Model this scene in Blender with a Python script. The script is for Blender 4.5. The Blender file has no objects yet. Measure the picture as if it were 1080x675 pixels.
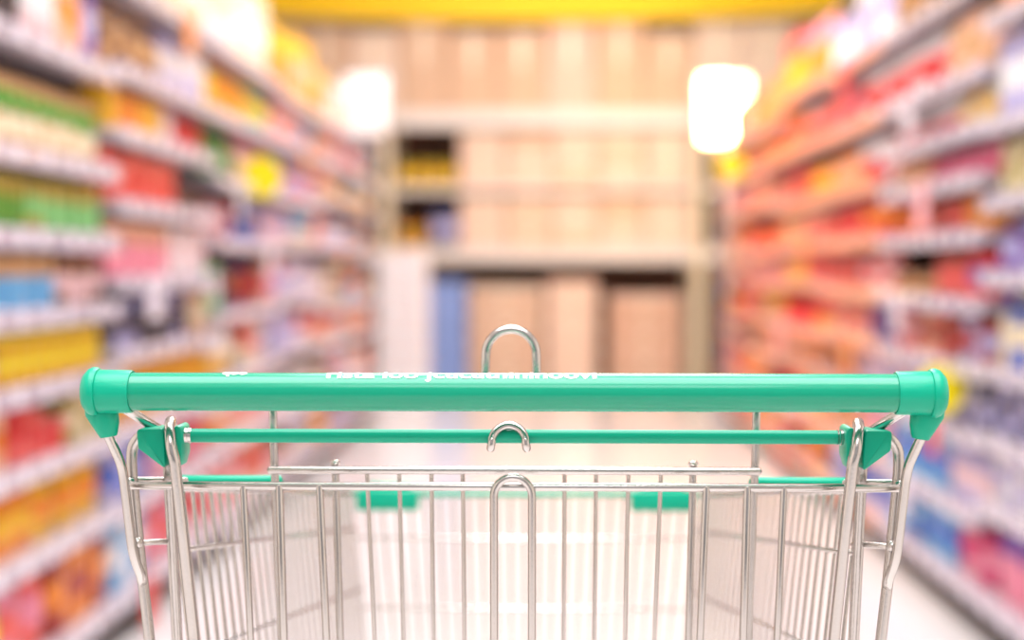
import bpy, bmesh, math, random
from mathutils import Vector, Matrix, Euler
random.seed(7)
SC = bpy.context.scene
COL = SC.collection
PI = math.pi
R = math.radians

# ------------------------------------------------------------------ camera
FPX = 1500.0                       # focal length in pixels of the 1080 px wide frame
cam_d = bpy.data.cameras.new('camera'); cam = bpy.data.objects.new('camera', cam_d); COL.objects.link(cam)
cam_d.sensor_width = 36.0; cam_d.lens = 36.0 * FPX / 1080
cam.location = (0, 0, 1.08)
cam.rotation_euler = Euler((R(90) - math.atan(57.5 / FPX), 0, math.atan(36 / FPX)), 'XYZ')
cam_d.clip_start = 0.05; cam_d.clip_end = 100
cam_d.dof.use_dof = True; cam_d.dof.focus_distance = 0.945; cam_d.dof.aperture_fstop = 50.0 / 21.0
SC.camera = cam
RM = cam.rotation_euler.to_matrix()
def P(px, py, Y):
    """the point at depth Y (metres from the lens) seen at a place of the photograph"""
    d = RM @ Vector(((px - 540) / FPX, -(py - 337.5) / FPX, -1))
    return Vector(cam.location) + d * (Y / d.y)

# ------------------------------------------------------------------ materials
def lin(c):
    return tuple((x / 12.92 if x <= .04045 else ((x + .055) / 1.055) ** 2.4) for x in [v / 255 for v in c]) + (1,)
MATS = {}
def mat(name, c, rough=.5, metal=0., coat=0., bump=0., bscale=200., var=0.):
    if name in MATS: return MATS[name]
    m = bpy.data.materials.new(name); m.use_nodes = True; nt = m.node_tree
    b = nt.nodes['Principled BSDF']
    b.inputs['Base Color'].default_value = lin(c); b.inputs['Roughness'].default_value = rough
    b.inputs['Metallic'].default_value = metal; b.inputs['Coat Weight'].default_value = coat
    b.inputs['Coat Roughness'].default_value = .06
    if name.startswith('green'): b.inputs['Specular IOR Level'].default_value = .36
    tc = nt.nodes.new('ShaderNodeTexCoord')
    if bump or var:
        nz = nt.nodes.new('ShaderNodeTexNoise'); nz.inputs['Scale'].default_value = bscale
        nt.links.new(tc.outputs['Object'], nz.inputs['Vector'])
        if bump:
            bp = nt.nodes.new('ShaderNodeBump'); bp.inputs['Strength'].default_value = bump; bp.inputs['Distance'].default_value = .002
            nt.links.new(nz.outputs['Fac'], bp.inputs['Height']); nt.links.new(bp.outputs['Normal'], b.inputs['Normal'])
        if var:
            mx = nt.nodes.new('ShaderNodeMix'); mx.data_type = 'RGBA'
            mx.inputs['A'].default_value = lin([v * (1 - var) for v in c]); mx.inputs['B'].default_value = lin([min(255, v * (1 + var)) for v in c])
            nt.links.new(nz.outputs['Fac'], mx.inputs['Factor']); nt.links.new(mx.outputs['Result'], b.inputs['Base Color'])
    MATS[name] = m
    return m
def print_mat(c1, c2, style, rough=.35):
    """printed packaging: bands of two inks with a blotchy picture in the middle"""
    name = 'print_%s_%s_%s' % ('-'.join(map(str, c1)), '-'.join(map(str, c2)), style)
    if name in MATS: return MATS[name]
    m = bpy.data.materials.new(name); m.use_nodes = True; nt = m.node_tree; L = nt.links.new
    b = nt.nodes['Principled BSDF']; b.inputs['Roughness'].default_value = rough
    tc = nt.nodes.new('ShaderNodeTexCoord'); sp = nt.nodes.new('ShaderNodeSeparateXYZ'); L(tc.outputs['Generated'], sp.inputs[0])
    rp = nt.nodes.new('ShaderNodeValToRGB'); rp.color_ramp.interpolation = 'CONSTANT'
    e = rp.color_ramp.elements
    stops = {'top': [(0, c1), (.62, c2)], 'low': [(0, c2), (.4, c1)], 'mid': [(0, c1), (.32, c2), (.68, c1)],
             'plain': [(0, c1), (.93, c2)], 'cap': [(0, c1), (.8, c2)]}[style]
    e[0].position = stops[0][0]; e[0].color = lin(stops[0][1]); e[1].position = stops[1][0]; e[1].color = lin(stops[1][1])
    for p, c in stops[2:]:
        q = e.new(p); q.color = lin(c)
    L(sp.outputs['Z'], rp.inputs['Fac'])
    vo = nt.nodes.new('ShaderNodeTexVoronoi'); vo.inputs['Scale'].default_value = 22.; L(tc.outputs['Object'], vo.inputs['Vector'])
    gt = nt.nodes.new('ShaderNodeMath'); gt.operation = 'LESS_THAN'; gt.inputs[1].default_value = .26; L(vo.outputs['Distance'], gt.inputs[0])
    mu = nt.nodes.new('ShaderNodeMath'); mu.operation = 'MULTIPLY'; mu.inputs[1].default_value = .35; L(gt.outputs[0], mu.inputs[0])
    mx = nt.nodes.new('ShaderNodeMix'); mx.data_type = 'RGBA'
    L(mu.outputs[0], mx.inputs['Factor']); L(rp.outputs['Color'], mx.inputs['A'])
    w = [min(255, int(.45 * a + .55 * 235)) for a in c2]
    mx.inputs['B'].default_value = lin(w)
    L(mx.outputs['Result'], b.inputs['Base Color'])
    MATS[name] = m
    return m

GREEN = mat('green_plastic', (0, 164, 130), .32, 0, .0, .05, 900)
GREEN_TUBE = mat('green_tube_sleeve', (0, 150, 116), .26, 0, .35, .03, 500)
CHROME = mat('zinc_wire', (200, 194, 190), .22, 1., 0, .05, 600)
WHITE_INK = mat('white_ink', (250, 252, 250), .4)
RUBBER = mat('grey_rubber', (70, 72, 74), .6)
SHELF_W = mat('shelf_enamel', (202, 190, 196), .35, 0, .2, 0, 1, 0)
RAIL_W = mat('price_rail_plastic', (184, 173, 187), .2, 0, .5)
BACKP = mat('shelf_back_panel', (88, 70, 66), .6, 0, 0, 0, 30, .06)
KICK = mat('kick_plate', (66, 58, 56), .6)
CARD = mat('price_card', (220, 212, 222), .4)
FLARE_PEACH = mat('flare_tinted_price_strip', (238, 168, 132), .4)  # lens flare's warm tint put into the strip colour
PROMO = [CARD, CARD, mat('orange_card', (246, 150, 60), .45), mat('red_card', (222, 60, 56), .45), mat('pink_card', (244, 180, 186), .45)]
YELLOW = mat('yellow_card', (255, 226, 0), .45, 0, 0, 0, 20, .03)
BANNER = mat('yellow_banner', (255, 206, 0), .6, 0, 0, 0, 6, .03)
KRAFT = [mat('kraft_board', (210, 176, 148), .8, 0, 0, .1, 60, .06), mat('pale_kraft_board', (228, 203, 183), .8, 0, 0, .1, 60, .05),
         mat('brown_kraft_board', (190, 146, 116), .8, 0, 0, .1, 60, .06), mat('pink_kraft_board', (224, 188, 170), .8, 0, 0, .1, 60, .05)]
TAPE = mat('packing_tape', (238, 220, 196), .25)
RACK = mat('rack_beam_enamel', (226, 218, 212), .45)
POST = mat('olive_rack_post', (232, 216, 186), .5)
BLUEP = mat('blue_plastic', (138, 164, 226), .4)

# ------------------------------------------------------------------ mesh helpers
def link(name, bm, m, parent=None, smooth=True, mats=None):
    me = bpy.data.meshes.new(name); bm.to_mesh(me); bm.free()
    for x in (mats or [m]): me.materials.append(x)
    if smooth:
        me.polygons.foreach_set('use_smooth', [True] * len(me.polygons))
        try: me.set_sharp_from_angle(angle=R(38))
        except Exception: pass
    o = bpy.data.objects.new(name, me); COL.objects.link(o)
    if parent is not None: o.parent = parent
    return o
def tag(o, label, cat, group=None):
    o['label'] = label; o['category'] = cat
    if group: o['group'] = group
    return o
def thing(name, label, cat, loc=(0, 0, 0), rz=0, group=None):
    o = bpy.data.objects.new(name, None); COL.objects.link(o)
    o.location = loc; o.rotation_euler = (0, 0, rz); o.empty_display_size = .05
    return tag(o, label, cat, group)
def struct(name, bm, m):
    o = link(name, bm, m, smooth=False); o['kind'] = 'structure'; return o
def box(bm, lo, hi, bev=0., seg=2, mi=0):
    r = bmesh.ops.create_cube(bm, size=1)
    vs = r['verts']
    for v in vs:
        v.co = Vector([(lo[i] + hi[i]) / 2 + v.co[i] * (hi[i] - lo[i]) for i in range(3)])
    fs = list({f for v in vs for f in v.link_faces})
    for f in fs: f.material_index = mi
    if bev:
        es = list({e for v in vs for e in v.link_edges})
        bmesh.ops.bevel(bm, geom=es, offset=bev, segments=seg, profile=.5, affect='EDGES')
def lathe(bm, prof, n=20, axis='Z', at=(0, 0, 0), mi=0):
    """prof: (radius, height) pairs; closed at the ends where the radius is 0"""
    rings = []
    at = Vector(at)
    def pt(r, h, a):
        c, s = r * math.cos(a), r * math.sin(a)
        return at + (Vector((c, s, h)) if axis == 'Z' else Vector((h, c, s)) if axis == 'X' else Vector((s, h, c)))
    for r, h in prof:
        rings.append([bm.verts.new(pt(0, h, 0))] if r < 1e-7 else [bm.verts.new(pt(r, h, 2 * PI * k / n)) for k in range(n)])
    for a, b in zip(rings, rings[1:]):
        for k in range(n):
            k2 = (k + 1) % n
            if len(a) == 1 and len(b) == 1: break
            if len(a) == 1: f = bm.faces.new((a[0], b[k2], b[k]))
            elif len(b) == 1: f = bm.faces.new((a[k], a[k2], b[0]))
            else: f = bm.faces.new((a[k], a[k2], b[k2], b[k]))
            f.material_index = mi
    bmesh.ops.recalc_face_normals(bm, faces=bm.faces[:])
def fillet(pts, rad, n=6):
    pts = [Vector(p) for p in pts]; out = [pts[0]]
    for a, b, c in zip(pts, pts[1:], pts[2:]):
        u, w = (a - b), (c - b); lu, lw = u.length, w.length
        t = min(rad, lu * .49, lw * .49)
        p0, p1 = b + u / lu * t, b + w / lw * t
        for k in range(n + 1):
            s = k / n; out.append(p0 * (1 - s) ** 2 + b * 2 * s * (1 - s) + p1 * s * s)
    out.append(pts[-1]); return out
def tube(bm, pts, r, rad=0., n=10, closed=False):
    """a round wire along pts, corners rounded by rad, ends domed"""
    pts = fillet(pts, rad) if rad else [Vector(p) for p in pts]
    q = [pts[0]]
    for p in pts[1:]:
        if (p - q[-1]).length > 1e-6: q.append(p)
    pts = q
    def tan(i):
        a = pts[max(i - 1, 0)]; b = pts[min(i + 1, len(pts) - 1)]
        return (b - a).normalized()
    t = tan(0); u = t.orthogonal().normalized(); rings = []
    def ring(c, rr, t, u):
        v = t.cross(u); return [bm.verts.new(c + u * rr * math.cos(2 * PI * k / n) + v * rr * math.sin(2 * PI * k / n)) for k in range(n)]
    tip0 = bm.verts.new(pts[0] - t * r * .8)
    rings.append(ring(pts[0] - t * r * .5, r * .75, t, u))
    for i, p in enumerate(pts):
        t2 = tan(i); u = (u - t2 * u.dot(t2)).normalized(); t = t2
        rings.append(ring(p, r, t, u))
    rings.append(ring(pts[-1] + t * r * .5, r * .75, t, u))
    tip1 = bm.verts.new(pts[-1] + t * r * .8)
    for a, b in zip(rings, rings[1:]):
        for k in range(n): bm.faces.new((a[k], a[(k + 1) % n], b[(k + 1) % n], b[k]))
    for k in range(n):
        bm.faces.new((tip0, rings[0][(k + 1) % n], rings[0][k])); bm.faces.new((tip1, rings[-1][k], rings[-1][(k + 1) % n]))
def ball(bm, c, r, n=12):
    bmesh.ops.create_uvsphere(bm, u_segments=n, v_segments=n // 2 + 1, radius=r, matrix=Matrix.Translation(c))
def prism(bm, poly, y0, y1, bev=.001):
    """polygon in XZ extruded along Y"""
    b2 = bmesh.new()
    a = [b2.verts.new((x, y0, z)) for x, z in poly]; b = [b2.verts.new((x, y1, z)) for x, z in poly]
    b2.faces.new(a); b2.faces.new(b[::-1]); n = len(poly)
    for k in range(n): b2.faces.new((a[k], b[k], b[(k + 1) % n], a[(k + 1) % n]))
    bmesh.ops.recalc_face_normals(b2, faces=b2.faces[:])
    if bev: bmesh.ops.bevel(b2, geom=b2.edges[:], offset=bev, segments=2, profile=.5, affect='EDGES')
    me = bpy.data.meshes.new('tmp'); b2.to_mesh(me); b2.free(); bm.from_mesh(me); bpy.data.meshes.remove(me)

# ------------------------------------------------------------------ the setting
FLOOR_M = bpy.data.materials.new('floor_tiles'); FLOOR_M.use_nodes = True
nt = FLOOR_M.node_tree; b = nt.nodes['Principled BSDF']; b.inputs['Roughness'].default_value = .16; b.inputs['Specular IOR Level'].default_value = .8
tc = nt.nodes.new('ShaderNodeTexCoord'); br = nt.nodes.new('ShaderNodeTexBrick'); br.offset = 0
br.inputs['Scale'].default_value = 1.0; br.inputs['Brick Width'].default_value = .6; br.inputs['Row Height'].default_value = .6
br.inputs['Mortar Size'].default_value = .003
br.inputs['Color1'].default_value = lin((224, 218, 216)); br.inputs['Color2'].default_value = lin((228, 222, 220)); br.inputs['Mortar'].default_value = lin((205, 196, 194))
nt.links.new(tc.outputs['Object'], br.inputs['Vector']); nt.links.new(br.outputs['Color'], b.inputs['Base Color'])
WALL = mat('wall_paint', (236, 226, 216), .8, 0, 0, .05, 40, .01)
bm = bmesh.new(); box(bm, (-3.4, -5, -.1), (3.4, 13, 0)); struct('floor', bm, FLOOR_M)
bm = bmesh.new(); box(bm, (-3.4, -5, 4.0), (3.4, 13, 4.1)); struct('ceiling', bm, mat('ceiling_paint', (244, 242, 240), .8))
bm = bmesh.new(); box(bm, (-3.5, -5, 0), (-3.4, 13, 4)); struct('wall_left', bm, WALL)
bm = bmesh.new(); box(bm, (3.4, -5, 0), (3.5, 13, 4)); struct('wall_right', bm, WALL)
bm = bmesh.new(); box(bm, (-3.4, 13, 0), (3.4, 13.1, 4)); struct('wall_back', bm, WALL)

# ------------------------------------------------------------------ the trolley
CX = P(539.5, 414, .93).x
def mir(v): return Vector((2 * CX - v.x, v.y, v.z))
cart = thing('shopping_cart', 'chrome wire shopping trolley with green handle standing mid-aisle', 'shopping cart', (CX, 1.2, 0))
def cpart(name, bm, m, smooth=True, parent=None, label=None):
    bmesh.ops.translate(bm, verts=bm.verts[:], vec=(-CX, -1.2, 0))
    o = link(name, bm, m, parent or cart, smooth)
    if label: o['label'] = label
    return o
def both(fn, name, m, label=None):
    out = []
    for side in (0, 1):
        bm = bmesh.new(); fn(bm, (lambda v: v) if side == 0 else mir)
        bmesh.ops.recalc_face_normals(bm, faces=bm.faces[:])
        out.append(cpart(name, bm, m, label=label))
    return out

YH = .93
hz = P(540, 413.8, YH).z; hr = 20.4 * YH / FPX
hl = P(136, 414, YH).x; hrr = 2 * CX - hl
bm = bmesh.new(); lathe(bm, [(0, hl), (hr, hl), (hr, hrr), (0, hrr)], 64, 'X', (0, YH, hz))
handle = cpart('handle_bar', bm, GREEN_TUBE, label='glossy green plastic-sleeved handle')
# white lettering wrapped over the top of the sleeve: only its feet show from behind
def letters(txt, x0, x1, size, foot, parent):
    fc = bpy.data.curves.new('lettering', 'FONT'); fc.body = txt; fc.size = size; fc.offset = .00035
    fo = bpy.data.objects.new('lettering_source', fc); COL.objects.link(fo)
    dg = bpy.context.evaluated_depsgraph_get(); dg.update()
    me = bpy.data.meshes.new_from_object(fo.evaluated_get(dg)); bpy.data.objects.remove(fo)
    bm = bmesh.new(); bm.from_mesh(me); bpy.data.meshes.remove(me)
    xs = [v.co.x for v in bm.verts]; a, b_ = min(xs), max(xs); s = (x1 - x0) / (b_ - a)
    bmesh.ops.triangulate(bm, faces=bm.faces[:])
    bmesh.ops.subdivide_edges(bm, edges=[e for e in bm.edges if e.calc_length() > .003], cuts=2)
    rr = hr + .00035
    for v in bm.verts:
        th = foot + v.co.y / rr            # angle measured from the -Y side up over the top
        v.co = Vector((x0 + (v.co.x - a) * s, YH - rr * math.cos(th), hz + rr * math.sin(th)))
    return cpart('lettering', bm, WHITE_INK, False, parent)
letters('rista ioo jcucutnininoovi', P(346, 395, YH).x, P(629, 395, YH).x, .013, R(51), handle)
letters('qoo', P(236, 395, YH).x, P(262, 395, YH).x, .009, R(66), handle)

def endcap(bm, f):
    x0 = P(87, 414, YH).x; x1 = P(140, 414, YH).x; k = YH / FPX
    prof = [(0, x0), (10 * k, x0 + .6 * k), (19 * k, x0 + 3 * k), (24.4 * k, x0 + 8 * k), (26.2 * k, x0 + 12 * k), (26 * k, x0 + 15.5 * k), (24.8 * k, x0 + 18 * k), (23 * k, x0 + 18.7 * k),
            (23.4 * k, x0 + 22 * k), (22.8 * k, x1 - 1.5 * k), (22.2 * k, x1), (20.6 * k, x1), (20.4 * k, x1 - 4 * k), (0, x1 - 4 * k)]
    lathe(bm, prof, 48, 'X', (0, YH, hz))
    # the socket: a tapered spout leaving the cap downwards, leaning inwards
    b2 = bmesh.new()
    for (px, py, rx, ry) in ((102, 424, 13.5, 12), (107.5, 436, 17.5, 13), (112, 447, 14, 11.5), (114, 457, 10.5, 10), (114.5, 460.5, 8.8, 8.5)):
        c = P(px, py, YH + .004)
        for q in range(20):
            a = 2 * PI * q / 20
            b2.verts.new((c.x + rx * k * math.cos(a), c.y + ry * k * math.sin(a), c.z + .15 * rx * k * math.cos(a)))
    h = bmesh.ops.convex_hull(b2, input=b2.verts[:])
    bmesh.ops.delete(b2, geom=list(set(x for x in h['geom_interior'] if isinstance(x, bmesh.types.BMVert))), context='VERTS')
    me = bpy.data.meshes.new('tmp'); b2.to_mesh(me); b2.free(); bm.from_mesh(me); bpy.data.meshes.remove(me)
    for v in bm.verts: v.co = f(v.co)
both(endcap, 'end_cap', GREEN, 'moulded green end cap with socket')

# thin green rod and its moulded holders
YR = .955
bm = bmesh.new()
a = P(199, 459.3, YR); a2 = mir(a)
lathe(bm, [(0, a.x), (.0047, a.x), (.0047, a2.x), (0, a2.x)], 28, 'X', (0, YR, a.z))
cpart('seat_rod', bm, GREEN, label='thin green plastic-covered rod below the handle')
rod_z = a.z
def holder(bm, f):
    q = lambda px, py: (P(px, py, YR).x, P(px, py, YR).z)
    prism(bm, [q(148.5, 453), (q(151, 450.5)), q(174.5, 450), q(177, 452), q(179, 490), q(176.5, 491), q(150, 471)], YR - .011, YR + .013, .0015)
    prism(bm, [q(186, 450), q(191, 446.5), q(195.5, 450), q(196, 478), q(192, 491), q(188, 491.5), q(186, 486)], YR - .012, YR + .013, .0012)
    prism(bm, [q(174, 452), q(189, 452), q(189, 472), q(176, 472)], YR - .005, YR + .011, .001)
    for v in bm.verts: v.co = f(v.co)
hs = both(holder, 'rod_holder', GREEN, 'green plastic rod holder')
for h, s in zip(hs, (1, -1)):
    bm = bmesh.new(); c = P(195, 459.3, YR)
    xs = [c.x, c.x + .0048]
    if s < 0: xs = [2 * CX - x for x in xs][::-1]
    lathe(bm, [(0, xs[0]), (.0052, xs[0] + .0003), (.0044, xs[0] + .0022), (.0054, xs[0] + .0026), (.005, xs[1]), (0, xs[1])], 20, 'X', (0, YR, rod_z))
    cpart('ferrule', bm, CHROME, parent=h, label='bright metal ferrule')

def front_post(bm, f):
    pts = [P(109, 448, .936), P(114, 459, .938), P(127, 487, .942), P(130, 500, .944), P(140.5, 586, .95), P(149, 607, .957), P(150, 614, .962)]
    tube(bm, [f(p) for p in pts], .0033, .012)
both(front_post, 'handle_post', CHROME)
def rear_post(bm, f):
    t = P(158, 675, .965)
    pts = [P(160, 458, .962), P(149, 458.5, .962), P(139.5, 470, .962), P(138.6, 490, .962), P(140.5, 512, .962), P(149.5, 603, .964), t,
           t + Vector((.012, .01, -.25)), Vector((CX - .215, 1.0, .22)), Vector((CX - .21, 1.02, .17))]
    tube(bm, [f(p) for p in pts], .0037, .014, 12)
    for px, py in ((137.5, 509), (145, 572.5)): ball(bm, f(P(px, py, .958)), .0042)
both(rear_post, 'side_post', CHROME)
def brace(bm, f):
    tube(bm, [f(P(124, 426, .942)), f(P(141, 436.5, .95)), f(P(171, 455, .966))], .0034, .004)
both(brace, 'handle_brace', CHROME)
def side_rung(bm, f):
    tube(bm, [f(P(137, 506, .962)), f(P(196, 506.5, .985))], .0022)
    tube(bm, [f(P(139, 512.5, .958)), f(P(198, 512, .96))], .0026)
both(side_rung, 'side_rung', CHROME)
def low_rung(bm, f):
    tube(bm, [f(P(146, 573, .962)), f(P(170, 571, .975)), f(P(188, 571.5, .99))], .0021, .01)
both(low_rung, 'side_rung', CHROME)

# the swinging rear gate
def gate_loop(bm, f):
    t = P(205, 675, .948); u = P(187, 675, .985)
    hi = P(180.5, 438, .955) - Vector((0, 0, .004)); rr = .019
    xf, xb = P(181.5, 450, .936).x, P(178.5, 450, .974).x
    arc = [Vector((xf + (xb - xf) * k / 14, .955 - rr * math.cos(PI * k / 14), hi.z - rr + rr * math.sin(PI * k / 14))) for k in range(15)]
    pts = [t + Vector((.012, .005, -.32)), t, P(192.5, 560, .94), P(184, 485, .936)] + arc + [P(177.5, 490, .974), u, u + Vector((.012, .03, -.32))]
    tube(bm, [f(p) for p in pts], .0038, .008, 12)
both(gate_loop, 'gate_hinge_loop', CHROME)
YG = .955
bm = bmesh.new()
a = P(193, 511.5, YG); z = a.z
tube(bm, [P(139, 512, YG), mir(P(139, 512, YG))], .0029, 0, 12)
for px, pb, r in ((256.5, 264.5, .0024), (294.5, 299.5, .0028), (337, 344.5, .0026)):
    for f in (lambda v: v, mir):
        p, q = P(px, 513, YG - .001), P(pb, 675, YG + .008)
        tube(bm, [f(p), f(q), f(q + (q - p) * 2.2)], r)
tube(bm, [P(210, 675 , YG + .012) + Vector((0, .01, -.27)), mir(P(210, 675, YG + .012)) + Vector((0, .01, -.27))], .0029)
cpart('rear_gate_lattice', bm, CHROME)
bm = bmesh.new()
q = P(522.5, 675, YG + .004)
c = P(541, 523, YG - .005)
w = CX + .0003 - P(521, 560, YG).x
arc = [Vector((c.x + w * math.cos(t), YG - .006, c.z + w * 1.0 * math.sin(t))) for t in [PI * k / 16 for k in range(17)]]
tube(bm, [arc[0] + Vector((-.0003, .012, -.42))] + [arc[0] + Vector((0, .002, -.05))] + arc + [arc[-1] + Vector((0, .002, -.05)), arc[-1] + Vector((.0003, .012, -.42))], .0028, 0, 12)
cpart('gate_arch', bm, CHROME)

# small wire hook over the rod
bm = bmesh.new()
c = P(536.5, 467, YR - .008); w = 18 * YR / FPX
arc = [Vector((c.x + w * math.cos(t), YR - .0085 + .006 * math.sin(t), c.z + w * .97 * math.sin(t))) for t in [PI * k / 14 for k in range(15)]]
lo = Vector((.0006, .001, -.0042))
tube(bm, [arc[0] + lo] + arc + [arc[-1] + Vector((-.0006, .001, -.0042))], .0029, 0, 12)
cpart('rod_hook', bm, CHROME)

# the folded child seat: frame, wires, tall loop
YS = .988
bm = bmesh.new()
ra = P(285, 495.5, YS)
tube(bm, [ra, mir(ra)], .0029, 0, 12)
for f in (lambda v: v, mir):
    a = P(287.5, 420, YS + .004); b_ = P(297, 675, YS + .012)
    tube(bm, [f(a), f(P(288.5, 470, YS + .004)), f(b_), f(b_ + Vector((0, .01, -.26)))], .0029, 0, 10)
    kt = P(353.5, 488, YS + .004); kb = P(359, 675, YS + .012)
    tube(bm, [f(kt), f(kb), f(kb + Vector((0, .01, -.26)))], .0026)
    c = f(kt); lathe(bm, [(0, -.0024), (.0026, -.002), (.0037, 0), (.0028, .0018), (0, .0024)], 14, 'Z', c)
    for px, pb in ((387, 395), (421, 425.5), (455, 457.5), (488, 490)):
        p, q = P(px, 496, YS + .003), P(pb, 675, YS + .014)
        tube(bm, [f(p), f(q), f(q + Vector((0, .01, -.26)))], .0015, 0, 8)
tube(bm, [P(287, 420, YS + .004), mir(P(287, 420, YS + .004))], .0026)
bb = P(297, 675, YS + .012) + Vector((0, .01, -.26))
tube(bm, [bb, mir(bb)], .0029)
cpart('seat_back_lattice', bm, CHROME)
bm = bmesh.new()
c = P(539, 373.5, YS + .016); w = 27 * YS / FPX
arc = [Vector((c.x + w * math.cos(t), c.y, c.z + w * .99 * math.sin(t))) for t in [PI * k / 18 for k in range(19)]]
tube(bm, [arc[0] + Vector((.001, -.006, -.036))] + arc + [arc[-1] + Vector((-.001, -.006, -.036))], .0032, 0, 12)
cpart('seat_loop', bm, CHROME)
def seat_strip(bm, f):
    tube(bm, [f(P(192, 507, 1.03)), f(P(294, 507, 1.03))], .0042, 0, 14)
both(seat_strip, 'seat_strip', GREEN, 'short green plastic-covered rod behind the gate rail')

# the basket
Y0, Y1 = .985, 1.5
def side_at(t, z):                       # a point of the left basket side, t from rear to front
    Y = Y0 + (Y1 - Y0) * t; top = .925 + (.838 - .925) * t
    return Vector((CX - (.243 + (.183 - .243) * t) + (top - z) * .10, Y, z))
top = lambda t: .925 + (.838 - .925) * t
bot = lambda t: .52 + .05 * t
def basket_side(bm, f):
    tube(bm, [f(side_at(0, top(0))), f(side_at(1, top(1)))], .0032)
    for dz, r in ((.045, .002), (.12, .0016), (.2, .0016), (.28, .0016)):
        tube(bm, [f(side_at(0, top(0) - dz)), f(side_at(1, top(1) - dz * .85))], r, 0, 8)
    n = 26
    for k in range(n + 1):
        t = .02 + .96 * k / n
        tube(bm, [f(side_at(t, top(t))), f(side_at(t, bot(t)))], .0015, 0, 8)
both(basket_side, 'basket_side_lattice', CHROME)
bm = bmesh.new()
tl = side_at(1, top(1)); tr = mir(tl)
for z in (.79, .715, .64): tube(bm, [side_at(1, z), mir(side_at(1, z))], .0016, 0, 8)
for k in range(1, 24):
    a = tl.lerp(tr, k / 24); l2 = side_at(1, bot(1)); b_ = l2.lerp(mir(l2), k / 24)
    tube(bm, [a, b_], .0015, 0, 8)
cpart('basket_front_lattice', bm, CHROME)
bm = bmesh.new(); tube(bm, [tl, tr], .0034); cpart('front_rim', bm, GREEN, label='green plastic-covered front rim of the basket')
bm = bmesh.new()
for k in range(17):
    a = side_at(0, bot(0)).lerp(mir(side_at(0, bot(0))), k / 16); b_ = side_at(1, bot(1)).lerp(mir(side_at(1, bot(1))), k / 16)
    tube(bm, [a, b_], .0016, 0, 8)
for t in (0, .33, .66, 1):
    a = side_at(t, bot(t)); tube(bm, [a, mir(a)], .0025, 0, 8)
cpart('basket_bottom_lattice', bm, CHROME)
def clip(bm, f):
    a = P(376, 515.5, Y1 - .012); b_ = P(442, 538, Y1 - .012)
    box(bm, (a.x, Y1 - .02, b_.z), (b_.x, Y1 - .004, a.z), .003)
    box(bm, (a.x + .01, Y1 - .012, a.z - .004), (b_.x - .01, Y1 + .008, a.z + .004), .002)
    for v in bm.verts: v.co = f(v.co)
both(clip, 'basket_clip', GREEN, 'small green plastic clip on the front rim')
# chassis and castors
def chassis(bm, f):
    tube(bm, [f(Vector(p)) for p in ((CX - .21, 1.02, .17), (CX - .21, 1.0, .155), (CX - .19, 1.25, .15), (CX - .165, 1.56, .14))], .009, .03, 12)
    tube(bm, [f(Vector((CX - .2, 1.12, .152))), f(Vector((CX - .178, 1.3, .45))), f(Vector((CX - .165, 1.4, .55)))], .006, .05, 12)
both(chassis, 'chassis_rail', CHROME)
bm = bmesh.new()
for y in (1.02, 1.27, 1.55):
    x = .21 - (y - 1.02) * .085
    tube(bm, [(CX - x, y, .152 - (y - 1) * .02), (CX + x, y, .152 - (y - 1) * .02)], .006)
cpart('chassis_crossbar', bm, CHROME)
for sx in (-1, 1):
    for y in (1.03, 1.54):
        x = CX + sx * (.21 - (y - 1.02) * .085)
        bm = bmesh.new()
        lathe(bm, [(0, .15), (.014, .15), (.016, .132), (.02, .125), (0, .125)], 20, 'Z', (x, y, 0))
        for d in (-1, 1): prism(bm, [(x + d * .02 - .0015, .128), (x + d * .02 + .0015, .128), (x + d * .02 + .0015, .05), (x + d * .02 - .0015, .05)], y + .002, y + .04, .0005)
        c = cpart('caster', bm, CHROME)
        bm = bmesh.new(); lathe(bm, [(0, -.014), (.02, -.014), (.05, -.013), (.0595, -.009), (.06, 0), (.0595, .009), (.05, .013), (.02, .014), (0, .014)], 32, 'X', (x, y + .022, .06))
        cpart('wheel', bm, RUBBER, parent=c, label='grey rubber wheel')

# ------------------------------------------------------------------ goods
COLS = {
 'white': (242, 238, 238), 'cream': (240, 224, 190), 'pale pink': (244, 204, 206), 'pink': (238, 138, 162), 'magenta': (222, 40, 112), 'red': (214, 34, 38),
 'coral': (240, 96, 88), 'orange': (244, 142, 30), 'amber': (226, 150, 44), 'golden yellow': (244, 186, 30), 'yellow': (250, 222, 40), 'olive': (168, 150, 44),
 'green': (76, 150, 44), 'dark green': (12, 120, 40), 'teal': (40, 170, 150), 'light blue': (96, 176, 226), 'blue': (44, 100, 206), 'navy': (36, 40, 92),
 'purple': (128, 86, 170), 'lavender': (190, 184, 228), 'brown': (128, 82, 54), 'tan': (208, 160, 110), 'dark grey': (62, 54, 56), 'peach': (248, 190, 156),
 'brick red': (168, 50, 40), 'mint': (120, 200, 120)}
ORD = ['zeroth', 'first', 'second', 'third', 'fourth', 'fifth', 'sixth', 'seventh', 'eighth', 'ninth', 'tenth', 'eleventh', 'twelfth', 'thirteenth', 'fourteenth', 'fifteenth', 'sixteenth', 'seventeenth', 'eighteenth', 'nineteenth', 'twentieth']
PROTO = {}
SIZE = {'carton': (.095, .09), 'jar': (.078, .078), 'bottle': (.075, .075), 'pouch': (.12, .06), 'can': (.072, .072), 'tub': (.1, .1), 'pack': (.17, .14), 'crate_box': (.2, .2)}
NOUN = {'carton': ('carton', 'carton'), 'jar': ('jar', 'jar'), 'bottle': ('bottle', 'bottle'), 'pouch': ('pouch', 'pouch'), 'can': ('tin', 'food_tin'), 'tub': ('tub', 'food_tub'), 'pack': ('shrink-wrapped pack', 'shrink_wrapped_pack'), 'crate_box': ('box', 'display_box')}
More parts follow.
